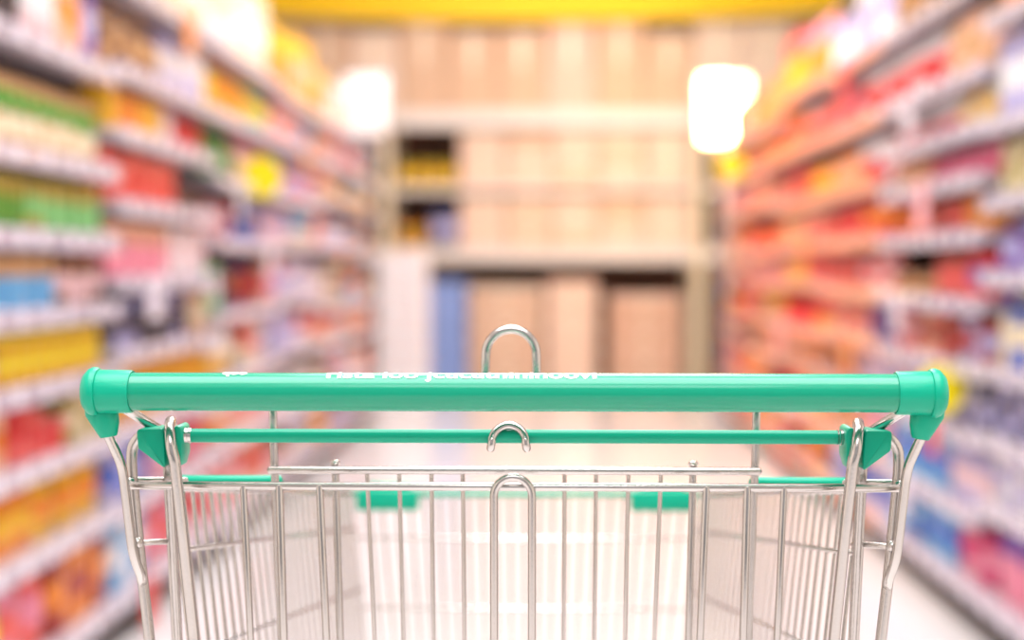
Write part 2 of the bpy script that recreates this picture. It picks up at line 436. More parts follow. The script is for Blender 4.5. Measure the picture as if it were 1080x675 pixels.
def make_proto(kind, c1, c2, style, w, d, h):
    """mesh data of a product (front towards -X side is not needed: products are turned on the shelf) and of its lid or cap"""
    key = (kind, c1, c2, style, round(w, 3), round(d, 3), round(h, 3))
    if key in PROTO: return PROTO[key]
    pm = print_mat(COLS[c1], COLS[c2], style, .3 if kind in ('pouch', 'pack', 'bottle') else .42)
    bm = bmesh.new(); child = None
    r = w / 2 * .97
    if kind in ('carton', 'crate_box'):
        box(bm, (-d / 2, -w / 2 * .97, 0), (d / 2, w / 2 * .97, h), min(.004, h * .05), 2)
        cb = bmesh.new(); box(cb, (-d / 2 * .98, -w * .12, h - .0005), (d / 2 * .98, w * .12, h + .0012), .0005, 1)
        child = ('top_flap', cb, print_mat(COLS[c2], COLS[c2], 'plain'))
    elif kind == 'jar':
        lathe(bm, [(0, 0), (r * .9, 0), (r, .006), (r, h * .72), (r * .93, h * .8), (r * .8, h * .84), (r * .8, h * .86), (0, h * .86)], 20)
        cb = bmesh.new(); lathe(cb, [(0, h * .845), (r * .86, h * .845), (r * .88, h * .86), (r * .88, h * .98), (r * .84, h), (0, h)], 20)
        child = ('lid', cb, print_mat(COLS[c2], COLS[c2], 'plain'))
    elif kind == 'bottle':
        lathe(bm, [(0, 0), (r * .88, 0), (r, .008), (r, h * .58), (r * .94, h * .66), (r * .55, h * .78), (r * .34, h * .84), (r * .33, h * .9), (0, h * .9)], 20)
        cb = bmesh.new(); lathe(cb, [(0, h * .88), (r * .4, h * .88), (r * .42, h * .89), (r * .4, h * .99), (r * .36, h), (0, h)], 16)
        child = ('cap', cb, print_mat(COLS[c2], COLS[c2], 'plain'))
    elif kind == 'can':
        lathe(bm, [(0, .003), (r * .92, .003), (r * .95, 0), (r, .002), (r * .97, .006), (r * .97, h - .006), (r, h - .002), (r * .95, h), (r * .92, h - .003), (0, h - .003)], 22)
    elif kind == 'tub':
        lathe(bm, [(0, 0), (r * .74, 0), (r * .76, .004), (r * .96, h * .94), (r, h * .95), (0, h * .95)], 22)
        cb = bmesh.new(); lathe(cb, [(0, h * .945), (r * 1.0, h * .945), (r * 1.0, h * .985), (r * .93, h), (0, h)], 22)
        child = ('lid', cb, print_mat(COLS[c2], COLS[c2], 'plain'))
    elif kind == 'pouch':
        nx, nz = 10, 12
        for s in (-1, 1):
            g = [[bm.verts.new((s * d / 2 * (max(0, 1 - abs(2 * u / nx - 1) ** 2.6) * math.sin(PI * min(1, .06 + .9 * v / nz)) ** .55 if v not in (0, nz) else (.55 if v == 0 else 0.02)) + .0006 * s,
                                w / 2 * (2 * u / nx - 1) * (.97 - .04 * math.sin(PI * v / nz)), h * v / nz)) for v in range(nz + 1)] for u in range(nx + 1)]
            for u in range(nx):
                for v in range(nz): bm.faces.new((g[u][v], g[u + 1][v], g[u + 1][v + 1], g[u][v + 1]))
        bmesh.ops.remove_doubles(bm, verts=bm.verts[:], dist=.0016); bmesh.ops.recalc_face_normals(bm, faces=bm.faces[:])
    elif kind == 'pack':                     # rolls or packets under tight film: a lobed block
        nl = 3; n = 8 * nl
        lv = [(0, .9), (.03, 1), (.47, 1), (.5, .96), (.53, 1), (.97, 1), (1, .9)]
        rings = []
        for zf, sc in lv:
            ring = []
            pts = []
            for k in range(n + 1): pts.append((d / 2 * (.93 + .07 * abs(math.sin(PI * nl * k / n))), -w / 2 + w * k / n))
            pts = [(x * sc, y * (.97 if sc == 1 else .93)) for x, y in pts]
            pts = pts + [(-x, y) for x, y in reversed(pts)]
            rings.append([bm.verts.new((x, y, zf * h)) for x, y in pts])
        for a, b_ in zip(rings, rings[1:]):
            m_ = len(a)
            for k in range(m_): bm.faces.new((a[k], a[(k + 1) % m_], b_[(k + 1) % m_], b_[k]))
        bm.faces.new(rings[0][::-1]); bm.faces.new(rings[-1])
        bmesh.ops.recalc_face_normals(bm, faces=bm.faces[:])
    me = bpy.data.meshes.new(NOUN[kind][1]); bm.to_mesh(me); bm.free(); me.materials.append(pm)
    me.polygons.foreach_set('use_smooth', [True] * len(me.polygons)); me.set_sharp_from_angle(angle=R(40))
    ch = None
    if child:
        cm = bpy.data.meshes.new(child[0]); child[1].to_mesh(cm); child[1].free(); cm.materials.append(child[2])
        cm.polygons.foreach_set('use_smooth', [True] * len(cm.polygons)); cm.set_sharp_from_angle(angle=R(40)); ch = (child[0], cm)
    src = bpy.data.objects.new(NOUN[kind][1], me)
    csrc = bpy.data.objects.new(ch[0], ch[1]) if ch else None
    PROTO[key] = [src, csrc, False]
    return PROTO[key]
def place(proto, loc, rz, label, cat, group, with_child=True):
    src, csrc, used = proto
    o = src.copy() if used else src
    COL.objects.link(o); o.location = loc; o.rotation_euler = (0, 0, rz)
    tag(o, label, cat, group)
    if csrc is not None and with_child:
        c = csrc.copy() if used else csrc
        COL.objects.link(c); c.parent = o
    proto[2] = True
    return o

BW, SD = 1.2, .42                         # bay width, shelf depth
def gondola(side, bay, y0, levels, face, ordbay):
    """one bay of shelving: levels are the heights of the middles of the price rails"""
    s = -1 if side == 'left' else 1
    lab = '%s white shelving bay on the %s of the aisle, stacked with groceries' % (ordbay, side)
    t = thing('shelving_bay', lab, 'shelving', (face, y0 + BW / 2, 0), 0, 'shelving bays along the %s side' % side)
    def part(name, m, boxes, parent=t):
        bm = bmesh.new()
        for lo, hi, bv in boxes:
            xs = sorted((s * lo[0], s * hi[0])); box(bm, (xs[0], lo[1], lo[2]), (xs[1], hi[1], hi[2]), bv, 1)
        return link(name, bm, m, parent, False)
    hb = BW / 2
    part('back_panel', BACKP, [((SD + .012, -hb + .002, .1), (SD + .03, hb - .002, 2.25), 0)])
    part('kick_plate', KICK, [((.05, -hb + .002, 0), (SD + .02, hb - .002, levels[0] - .04), 0)])
    for e in (-1, 1):
        part('upright', SHELF_W, [((SD - .03, e * (hb - .012) - .01, 0), (SD + .011, e * (hb - .012) + .01, 2.28), .002)])
    for z in levels:
        sh = part('shelf', SHELF_W, [((.004, -hb + .004, z - .012), (SD, hb - .004, z + .018), .003)])
        part('price_rail', RAIL_W, [((-.012, -hb + .004, z - .024), (.003, hb - .004, z + .026), .004)], sh)
        if bay < 2:
            for k in range(7):
                yy = -hb + BW * (k + .5) / 7 + random.uniform(-.03, .03)
                part('price_card', CARD, [((-.0155, yy - .03, z - .016), (-.0125, yy + .03, z + .02), 0)], sh)
        elif side == 'right': part('price_strip', FLARE_PEACH, [((-.0145, -hb + .01, z - .021), (-.0125, hb - .01, z + .022), 0)], sh)
        else: part('price_strip', CARD, [((-.0145, -hb + .01, z - .012), (-.0125, hb - .01, z + .016), 0)], sh)
        if bay > 0 and random.random() < (.35 if side == 'left' else .25):
            yy = random.uniform(-.45, .45); ww, hh = random.uniform(.05, .08), random.uniform(.08, .13)
            part('promo_card', random.choice(PROMO), [((-.0185, yy - ww, z - hh), (-.0165, yy + ww, z + .024), 0)], sh)
    return t
COUNTS = {}
def stock(side, bay, y0, levels, face, rows, ordbay):
    s = -1 if side == 'left' else 1
    for li, segs in rows.items():
        z = levels[li] + .0185
        room = (levels[li + 1] - .025 - z) if li + 1 < len(levels) else .42
        idx = {}
        for (f0, f1, kind, c1, c2, style, h, tiers) in segs:
            w, d = SIZE[kind]
            sc = 1.0 if bay < 2 else 1.25 if bay < 4 else 1.5
            w *= sc * random.uniform(.97, 1.06); d *= sc
            if kind == 'pouch': d = .07 * sc
            hh = min(h * 1.14, (room - .012) / tiers)
            if kind in ('bottle', 'jar', 'can', 'tub') and w > hh * 1.1: w = hh * 1.1; d = w
            ln = (f1 - f0) * BW; n = max(1, int(ln / (w * 1.03))); stepw = ln / n
            pra = make_proto(kind, c1, c2, style, w, d, hh); prb = make_proto(kind, c2, c1, 'plain' if style == 'plain' else 'mid', w, d, hh * .96)
            odd = .12 if (side == 'left' and bay == 0 and li > 2) else .3
            for t in range(tiers):
                for k in range(n):
                    i = idx[t] = idx.get(t, 0) + 1
                    y = y0 + f0 * BW + (k + .5) * stepw
                    x = face + s * (.032 + d / 2 + random.uniform(0, .006))
                    sw = random.random() < odd; pr = prb if sw else pra; cn = c2 if sw else c1
                    row = 'row' if tiers == 1 else ('lower tier' if t == 0 else 'upper tier' if t == 1 and tiers == 2 else 'middle tier' if t == 1 else 'top tier')
                    lab = '%s %s, %s from near end of %s, %s shelf up, %s %s bay' % (cn, NOUN[kind][0], ORD[min(i, 20)], row, ORD[li + 1], ordbay, side)
                    NAMEC = NOUN[kind][1]
                    place(pr, (x, y, z + t * (hh + .001)), random.uniform(-.02, .02) if kind != 'pouch' else random.uniform(-.05, .05), lab, NOUN[kind][0].split()[-1],
                          '%ss on the %s shelf of the %s %s bay' % (NOUN[kind][0], ORD[li + 1], ordbay, side), bay < 4)
                    COUNTS[NAMEC] = COUNTS.get(NAMEC, 0) + 1

LY0, RY0 = 2.76, 2.86
LF, RF = -1.2, 1.235
L1 = [.125, .385, .595, .78, .955, 1.14, 1.33, 1.60, 1.88]
L2 = [.125, .385, .60, .82, 1.025, 1.245, 1.45, 1.63, 1.88]
L3 = [.125, .40, .65, .89, 1.16, 1.39, 1.63, 1.88]
R1 = [.125, .40, .585, .78, 1.04, 1.25, 1.46, 1.75]
R2 = [.125, .345, .57, .77, .96, 1.16, 1.325, 1.47, 1.63, 1.89]
R3 = [.125, .36, .58, .78, .97, 1.17, 1.38, 1.63, 1.89]

LEFT = [
 (L1, {
  0: [(0, .35, 'pouch', 'olive', 'yellow', 'mid', .2, 1), (.35, .62, 'pouch', 'coral', 'pink', 'mid', .2, 1), (.62, 1, 'carton', 'brick red', 'orange', 'mid', .2, 1)],
  1: [(0, .55, 'pouch', 'orange', 'golden yellow', 'mid', .13, 1), (.55, 1, 'pouch', 'golden yellow', 'orange', 'mid', .14, 1)],
  2: [(0, .4, 'can', 'peach', 'orange', 'mid', .12, 1), (.4, .58, 'carton', 'red', 'coral', 'low', .11, 1), (.58, .74, 'can', 'coral', 'red', 'mid', .07, 1), (.74, 1, 'carton', 'olive', 'cream', 'mid', .12, 1)],
  3: [(0, .35, 'jar', 'brick red', 'peach', 'mid', .12, 1), (.35, 1, 'jar', 'golden yellow', 'yellow', 'mid', .13, 1)],
  4: [(0, .66, 'carton', 'light blue', 'tan', 'top', .13, 1), (.66, 1, 'carton', 'pale pink', 'brown', 'top', .13, 1)],
  5: [(0, .5, 'carton', 'green', 'olive', 'top', .145, 1), (.5, 1, 'carton', 'mint', 'olive', 'top', .145, 1)],
  6: [(0, 1, 'jar', 'cream', 'tan', 'mid', .085, 1), (0, .98, 'can', 'green', 'tan', 'top', .0, 1)],
  7: [(0, .5, 'bottle', 'dark grey', 'brown', 'plain', .2, 1), (.5, .7, 'carton', 'pale pink', 'white', 'mid', .2, 1), (.7, .87, 'carton', 'orange', 'peach', 'low', .22, 1), (.87, 1, 'carton', 'purple', 'lavender', 'mid', .22, 1)],
  8: [(0, 1, 'pack', 'white', 'pale pink', 'mid', .2, 1)]}),
 (L2, {
  0: [(0, .3, 'carton', 'light blue', 'white', 'mid', .2, 1), (.3, .7, 'pouch', 'coral', 'pink', 'mid', .2, 1), (.7, 1, 'pouch', 'pale pink', 'red', 'mid', .2, 1)],
  1: [(0, .35, 'carton', 'blue', 'lavender', 'mid', .16, 1), (.35, 1, 'pouch', 'pink', 'red', 'mid', .16, 1)],
  2: [(0, 1, 'jar', 'amber', 'golden yellow', 'mid', .15, 1)],
  3: [(0, .8, 'bottle', 'dark grey', 'lavender', 'cap', .16, 1), (.8, 1, 'carton', 'tan', 'cream', 'mid', .15, 1)],
  4: [(0, .58, 'pack', 'pink', 'peach', 'top', .165, 1), (.58, 1, 'carton', 'white', 'pale pink', 'mid', .165, 1)],
  5: [(0, .64, 'carton', 'coral', 'red', 'mid', .14, 1), (.64, 1, 'can', 'brown', 'dark grey', 'mid', .06, 1)],
  6: [(0, .5, 'carton', 'golden yellow', 'orange', 'plain', .135, 1), (.5, .64, 'carton', 'pale pink', 'white', 'mid', .13, 1), (.64, 1, 'pouch', 'red', 'coral', 'low', .135, 1)],
  7: [(0, .5, 'bottle', 'brown', 'tan', 'mid', .19, 1), (.5, 1, 'carton', 'white', 'lavender', 'low', .19, 1)],
  8: [(0, .5, 'pack', 'white', 'cream', 'mid', .2, 1), (.5, 1, 'pack', 'cream', 'white', 'mid', .3, 1)]}),
 (L3, {
  0: [(0, .5, 'pouch', 'pale pink', 'coral', 'mid', .2, 1), (.5, 1, 'pouch', 'peach', 'red', 'mid', .2, 1)],
  1: [(0, .4, 'tub', 'orange', 'white', 'top', .14, 1), (.4, 1, 'pouch', 'peach', 'pink', 'mid', .18, 1)],
  2: [(0, .25, 'carton', 'white', 'golden yellow', 'low', .17, 1), (.25, .45, 'bottle', 'dark grey', 'cream', 'mid', .17, 1), (.45, .75, 'carton', 'red', 'cream', 'low', .18, 1), (.75, 1, 'pouch', 'pale pink', 'white', 'mid', .16, 1)],
  3: [(0, .2, 'carton', 'mint', 'white', 'mid', .15, 1), (.2, .45, 'bottle', 'navy', 'brown', 'mid', .2, 1), (.45, .8, 'bottle', 'brick red', 'navy', 'cap', .2, 1), (.8, 1, 'carton', 'peach', 'coral', 'mid', .16, 1)],
  4: [(0, .4, 'tub', 'red', 'pale pink', 'mid', .12, 1), (.4, .8, 'carton', 'navy', 'blue', 'low', .13, 1), (.8, 1, 'pouch', 'lavender', 'peach', 'mid', .15, 1)],
  5: [(0, .42, 'bottle', 'dark green', 'green', 'mid', .19, 1), (.42, 1, 'pouch', 'pink', 'pale pink', 'mid', .17, 1)],
  6: [(0, .1, 'bottle', 'yellow', 'green', 'cap', .21, 1), (.1, .62, 'bottle', 'golden yellow', 'orange', 'mid', .21, 1), (.62, 1, 'bottle', 'teal', 'yellow', 'mid', .2, 1)],
  7: [(0, .6, 'pack', 'white', 'cream', 'mid', .3, 1), (.6, 1, 'pack', 'cream', 'white', 'mid', .3, 1)]}),
]
# the tins that stand on the jars of the first bay are laid as an upper tier below
LEFT[0][1][6] = [(0, 1, 'jar', 'cream', 'tan', 'low', .088, 1)]
def far_rows(levels, pal, kinds, hmax=.17, topc=None):
    rows = {}
    for li in range(len(levels)):
        cut = sorted([0, 1] + [random.uniform(.3, .7)])
        segs = []
        for a, b_ in zip(cut, cut[1:]):
            k = random.choice(kinds); c1 = random.choice(pal); c2 = random.choice(pal)
            h = random.uniform(.12, hmax)
            segs.append((a, b_, k, c1, c2, random.choice(['mid', 'low', 'top']), h if li + 1 < len(levels) else random.uniform(.18, .3), 1))
        rows[li] = segs
    return rows
LP = ['pale pink', 'white', 'coral', 'peach', 'pink', 'cream', 'pale pink', 'orange', 'red', 'lavender', 'brown', 'golden yellow', 'light blue', 'white']
KK = ['carton', 'pouch', 'tub', 'can', 'carton', 'pack', 'crate_box', 'jar']
r4 = far_rows(L3, LP, KK); r4[7] = [(0, .5, 'crate_box', 'amber', 'golden yellow', 'top', .26, 1), (.5, 1, 'crate_box', 'golden yellow', 'peach', 'mid', .3, 1)]
r4[6] = [(0, .6, 'carton', 'coral', 'pale pink', 'mid', .17, 1), (.6, 1, 'pouch', 'white', 'light blue', 'mid', .17, 1)]
r5 = far_rows(L3, LP, KK); r5[7] = [(0, .45, 'crate_box', 'orange', 'golden yellow', 'mid', .24, 1), (.45, 1, 'pack', 'white', 'cream', 'mid', .26, 1)]
r6 = far_rows(L3, LP, KK); r6[7] = [(0, .3, 'pack', 'white', 'cream', 'mid', .2, 1)]
LEFT += [(L3, r4), (L3, r5), (L3, r6)]

RIGHT = [
 (R1, {
  0: [(0, .45, 'pouch', 'orange', 'magenta', 'top', .2, 1), (.45, .75, 'pouch', 'amber', 'magenta', 'top', .21, 1), (.75, 1, 'pouch', 'pink', 'purple', 'top', .21, 1)],
  1: [(0, .55, 'carton', 'dark grey', 'navy', 'mid', .08, 1), (.55, 1, 'carton', 'white', 'lavender', 'mid', .12, 1)],
  2: [(0, .6, 'carton', 'lavender', 'dark grey', 'mid', .1, 1), (.6, 1, 'carton', 'lavender', 'navy', 'mid', .13, 1)],
  3: [(0, 1, 'bottle', 'cream', 'blue', 'cap', .21, 1)],
  4: [(0, 1, 'bottle', 'lavender', 'purple', 'mid', .165, 1)],
  5: [(0, 1, 'can', 'olive', 'cream', 'mid', .15, 1)],
  6: [(0, 1, 'carton', 'lavender', 'white', 'mid', .235, 1)],
  7: [(0, 1, 'carton', 'orange', 'white', 'mid', .2, 1)]}),
 (R2, {
  0: [(0, .3, 'pouch', 'pink', 'magenta', 'mid', .15, 1), (.3, 1, 'pack', 'blue', 'light blue', 'mid', .165, 1)],
  1: [(0, .35, 'carton', 'lavender', 'pale pink', 'mid', .14, 1), (.35, 1, 'pack', 'light blue', 'blue', 'mid', .17, 1)],
  2: [(0, .55, 'carton', 'navy', 'lavender', 'mid', .12, 1), (.55, 1, 'carton', 'lavender', 'pale pink', 'mid', .13, 1)],
  3: [(0, .25, 'carton', 'brick red', 'lavender', 'mid', .13, 1), (.25, .5, 'carton', 'red', 'brown', 'mid', .13, 1), (.5, .75, 'pouch', 'peach', 'brick red', 'mid', .13, 1), (.75, 1, 'pouch', 'coral', 'pale pink', 'mid', .12, 1)],
  4: [(0, .2, 'carton', 'red', 'purple', 'mid', .14, 1), (.2, .5, 'carton', 'coral', 'brick red', 'top', .14, 1), (.5, 1, 'can', 'brown', 'tan', 'mid', .07, 1)],
  5: [(0, .25, 'carton', 'orange', 'amber', 'mid', .11, 1), (.25, .6, 'carton', 'brick red', 'coral', 'mid', .12, 1), (.6, 1, 'pouch', 'coral', 'orange', 'mid', .11, 1)],
  6: [(0, .6, 'pouch', 'magenta', 'pink', 'mid', .1, 1), (.6, 1, 'carton', 'peach', 'tan', 'mid', .1, 1)],
  7: [(0, .3, 'carton', 'golden yellow', 'cream', 'mid', .12, 1), (.3, 1, 'tub', 'red', 'white', 'top', .12, 1)],
  8: [(0, .4, 'carton', 'peach', 'tan', 'mid', .16, 1), (.4, 1, 'pouch', 'red', 'white', 'top', .2, 1)],
  9: [(0, .35, 'carton', 'orange', 'white', 'top', .2, 1), (.35, 1, 'carton', 'brown', 'tan', 'mid', .16, 1)]}),
 (R3, {
  0: [(0, 1, 'pouch', 'lavender', 'blue', 'mid', .18, 1)],
  1: [(0, .4, 'pack', 'pink', 'pale pink', 'low', .15, 1), (.4, 1, 'pouch', 'amber', 'peach', 'mid', .15, 1)],
  2: [(0, .5, 'carton', 'pale pink', 'lavender', 'mid', .13, 1), (.5, 1, 'carton', 'brick red', 'tan', 'mid', .13, 1)],
  3: [(0, .3, 'carton', 'purple', 'navy', 'mid', .14, 1), (.3, 1, 'pouch', 'peach', 'coral', 'mid', .13, 1)],
  4: [(0, .5, 'pouch', 'pale pink', 'coral', 'mid', .13, 1), (.5, 1, 'carton', 'coral', 'brick red', 'mid', .13, 1)],
  5: [(0, .4, 'carton', 'red', 'orange', 'mid', .14, 1), (.4, 1, 'pouch', 'coral', 'red', 'mid', .15, 1)],
  6: [(0, .5, 'tub', 'red', 'white', 'top', .15, 1), (.5, 1, 'pouch', 'orange', 'peach', 'mid', .15, 1)],
  7: [(0, .5, 'pouch', 'red', 'white', 'top', .19, 1), (.5, 1, 'pouch', 'coral', 'pink', 'mid', .19, 1)],
  8: [(0, .55, 'pack', 'lavender', 'white', 'top', .28, 1), (.55, 1, 'pack', 'white', 'lavender', 'low', .2, 1)]}),
]
RP = ['coral', 'orange', 'peach', 'red', 'coral', 'pink', 'peach', 'amber', 'coral', 'orange', 'brick red', 'golden yellow']  # red and orange goods, with the flare's warm tint put into the palette
for k in range(3):
    RIGHT.append((R3, far_rows(R3, RP, KK, .16)))

for side, data, y0, face in (('left', LEFT, LY0, LF), ('right', RIGHT, RY0, RF)):
    for bay, (levels, rows) in enumerate(data):
        ob = ('nearest', 'second', 'third', 'fourth', 'fifth', 'farthest')[bay]
        yb = y0 + bay * BW
        if bay > 2: levels = [levels[0]] + [z + random.uniform(-.045, .045) for z in levels[1:]]
        gondola(side, bay, yb, levels, face, ob)
        rows = {li: [(a * .96 + .02, b_ * .96 + .02) + tuple(rest) for (a, b_, *rest) in segs] for li, segs in rows.items()}
        stock(side, bay, yb, levels, face, rows, ob)
# upper tier of green tins on the cream jars, nearest left bay
w = .08; n = int(1.14 / w); pr = make_proto('can', 'green', 'tan', 'top', .078, .078, .08)
for k in range(n):
    place(pr, (LF - .032 - .04, LY0 + .04 + (k + .5) * 1.12 / n, 1.33 + .0185 + .0895), random.uniform(0, 3),
          'green tin, %s from near end, standing on cream jars, seventh shelf up, nearest left bay' % ORD[k + 1], 'tin', 'green tins standing on the cream jars')

# yellow round shelf signs
def wobbler(px, py, Y, rad, label, sidx):
    c = P(px, py, Y)
    t = thing('shelf_sign', label, 'sign', c, 0, 'round yellow shelf signs')
    bm = bmesh.new(); lathe(bm, [(0, -.002), (rad, -.002), (rad, .002), (0, .002)], 32, 'Y'); link('disc', bm, YELLOW, t)
    bm = bmesh.new(); tube(bm, [(sidx * rad * .8, .004, 0), (sidx * (abs((LF if sidx < 0 else RF) - c.x) + .0), .004, 0)], .003); link('arm', bm, SHELF_W, t)
wobbler(275, 187, 5.75, .085, 'round yellow sign jutting out from the left shelves', -1)
wobbler(771, 174, 8.9, .085, 'small round yellow sign on the far right shelves beside the bright lamp box', 1)
wobbler(992, 411, 4.33, .075, 'round yellow sign on the right shelves just behind the handle end', 1)

# lit sign boxes standing on the far ends
def lit_box(c, w, h, d, col, strength, label):
    t = thing('light_box', label, 'light box', (c[0], c[1], c[2] - h / 2), 0, 'lit boxes on the shelf ends')
    bm = bmesh.new(); box(bm, (-w / 2, -d / 2 + .012, 0), (w / 2, d / 2, h), .006); link('housing', bm, SHELF_W, t)
    m = bpy.data.materials.new('lit_panel'); m.use_nodes = True; b = m.node_tree.nodes['Principled BSDF']
    b.inputs['Base Color'].default_value = lin(col); b.inputs['Emission Color'].default_value = lin(col); b.inputs['Emission Strength'].default_value = strength
    bm = bmesh.new(); box(bm, (-w / 2 + .015, -d / 2, .015), (w / 2 - .015, -d / 2 + .0115, h - .015), .003); link('lit_panel', bm, m, t)
    if strength > 5:  # glowing rear face added to brighten the rack behind
        bm = bmesh.new(); box(bm, (-w / 2 + .015, d / 2 + .0005, .015), (w / 2 - .015, d / 2 + .008, h - .015), .003); link('lit_panel', bm, m, t)  # added rear panel, only there to light the rack
    zb = h / 2 - c[2]
    bm = bmesh.new(); box(bm, (-.02, .0, zb + .02), (.02, .04, .001), .003, 1); link('stand', bm, SHELF_W, t)
    bm = bmesh.new(); box(bm, (-.12, -.1, zb), (.12, .14, zb + .02), .004); link('foot_plate', bm, SHELF_W, t)
LB = P(386, 111, 10.2); RB = P(764, 116, 10.3)
lit_box((LB.x, 10.2, LB.z), .32, .44, .1, (255, 250, 245), .75, 'white lit box standing past the far end of the left shelves')
lit_box((RB.x, 10.3, RB.z),   .36, .48, .12, (255, 232, 180), 22, 'glaring white lit box standing past the far end of the right shelves')

# pale packs stacked at the end of the left shelves
pr = make_proto('pack', 'white', 'pale pink', 'plain', .38, .3, .145)
for k in range(8):
    place(pr, (P(426, 300, 10.6).x, 10.6, .002 + k * .1465), PI / 2 + random.uniform(-.02, .02),
          'white wrapped pack, %s from the floor in the stack ending the left shelves' % ORD[k + 1], 'pack', 'pale packs stacked at the end of the left shelves')

# ------------------------------------------------------------------ the back rack
YB = 11.6
def bx(px): return P(px, 280, YB).x
rk = thing('pallet_rack', 'white beamed storage rack across the end of the aisle', 'rack', (0, YB, 0))
def rpart(name, m, boxes):
    bm = bmesh.new()
    for lo, hi in boxes: box(bm, (lo[0], lo[1] - YB, lo[2]), (hi[0], hi[1] - YB, hi[2]), .004, 1)
    return link(name, bm, m, rk, False)
XL, XR = bx(407), bx(738)
for x in (-2.5, XL, XR, 2.5):
    for y in (YB + .02, YB + .84): rpart('upright', POST if abs(x) < 2 else RACK, [((x - .04, y, 0), (x + .04, y + .06, 2.32))])
for z, th in ((1.17, .12), (1.70, .05), (2.27, .14)):
    for xa, xb in ((-2.46, XL - .04), (XL + .04, XR - .04), (XR + .04, 2.46)):
        rpart('beam', RACK, [((xa + .002, YB, z - th / 2), (xb - .002, YB + .05, z + th / 2))])
        rpart('deck', SHELF_W, [((xa + .002, YB + .051, z + th / 2 - .03), (xb - .002, YB + .9, z + th / 2 - .003))])
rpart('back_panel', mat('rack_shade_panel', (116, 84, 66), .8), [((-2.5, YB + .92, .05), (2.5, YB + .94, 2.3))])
KP = {}
def kbox(x0, x1, z0, z1, y, dep, mi, label, group):
    w, h = x1 - x0, z1 - z0; key = (round(w, 3), round(h, 3), round(dep, 3), mi)
    used = key in KP
    if not used:
        bm = bmesh.new(); box(bm, (-w / 2, -dep / 2, 0), (w / 2, dep / 2, h), .006, 2)
        me = bpy.data.meshes.new('cardboard_box'); bm.to_mesh(me); bm.free(); me.materials.append(KRAFT[mi])
        bm = bmesh.new(); box(bm, (-.03, -dep / 2 - .0015, h * .55), (.03, dep / 2 - .01, h + .0012), .0005, 1)
        tm = bpy.data.meshes.new('tape_strip'); bm.to_mesh(tm); bm.free(); tm.materials.append(TAPE)
        KP[key] = (bpy.data.objects.new('cardboard_box', me), bpy.data.objects.new('tape_strip', tm))
    o, t = KP[key]
    if used: o, t = o.copy(), t.copy()
    COL.objects.link(o); COL.objects.link(t); t.parent = o
    o.location = ((x0 + x1) / 2, y + dep / 2 + random.uniform(0, .02), z0); tag(o, label, 'box', group)
# topmost row, right across
n = 12; tw = 4.8 / n
for k in range(n):
    x0 = -2.4 + k * tw; hh = random.choice([.62, .66, .7, .64])
    kbox(x0 + .006, x0 + tw - .006, 2.342, 2.342 + hh, YB + .03, .5, random.choice([0, 1, 1, 3, 0]), 'tall kraft box on the rack top under yellow banner, %s from the left' % ORD[k + 1], 'tall boxes along the rack top')
# middle shelves
x_a = bx(484)
for lv, z0, ly, hh in (('lower', 1.2315, 4, .1), ('upper', 1.7265, 4, .108)):
    n = 5; tw = (XR - .06 - x_a) / n
    for j in range(ly):
        for k in range(n):
            kbox(x_a + k * tw + .005, x_a + (k + 1) * tw - .005, z0 + j * (hh + .002), z0 + j * (hh + .002) + hh, YB + .06, .5, (3, 1)[j % 2] if random.random() < .8 else 0,
                 'flat kraft box on the %s middle rack shelf, layer %s up, column %s' % (lv, ORD[j + 1].replace('first', 'one').replace('second', 'two').replace('third', 'three').replace('fourth', 'four'), ['one', 'two', 'three', 'four', 'five'][k]), 'flat boxes on the %s middle rack shelf' % lv)
# stacks on the floor under the rack
for nm, pa, pb, cnt, hh, mi in (('brown', 494, 572, 9, .098, 2), ('pale', 577, 630, 9, .104, 1), ('tan', 644, 720, 8, .102, 3)):
    for j in range(cnt):
        z0 = .003 + j * (hh + .002)
        kbox(bx(pa), bx(pb), z0, z0 + hh, YB + .08, .5, mi if j % 2 else {2: 1, 1: 3, 3: 2}[mi], 'kraft box under the rack, %s from the floor in the %s stack' % (ORD[j + 1], {'brown': 'brown left', 'pale': 'narrow middle', 'tan': 'tan right'}[nm]), '%s boxes stacked on the floor under the rack' % nm)
# goods at the left of the rack
def mini(kind, c1, c2, style, w, d, h, xs, z, y, lab, group, rz=PI / 2):
    pr = make_proto(kind, c1, c2, style, w, d, h)
    for i, x in enumerate(xs): place(pr, (x, y, z), rz, lab % ORD[i + 1], NOUN[kind][0].split()[-1], group)
xs = [bx(416) + .13 * k + .06 for k in range(4)]
mini('can', 'olive', 'golden yellow', 'mid', .12, .12, .2, xs, 1.7265, YB + .16, 'olive tin, %s from the left on the upper rack shelf by the kraft boxes', 'olive tins on the rack')
mini('carton', 'navy', 'lavender', 'mid', .1, .2, .3, [bx(455) + .05, bx(455) + .16], 1.2315, YB + .18, 'dark blue carton, %s from the left on the lower rack shelf', 'dark blue cartons on the rack')
mini('can', 'amber', 'olive', 'mid', .12, .12, .18, xs[:2], 1.2315, YB + .16, 'amber tin, %s from the left on the lower rack shelf', 'amber tins on the rack')
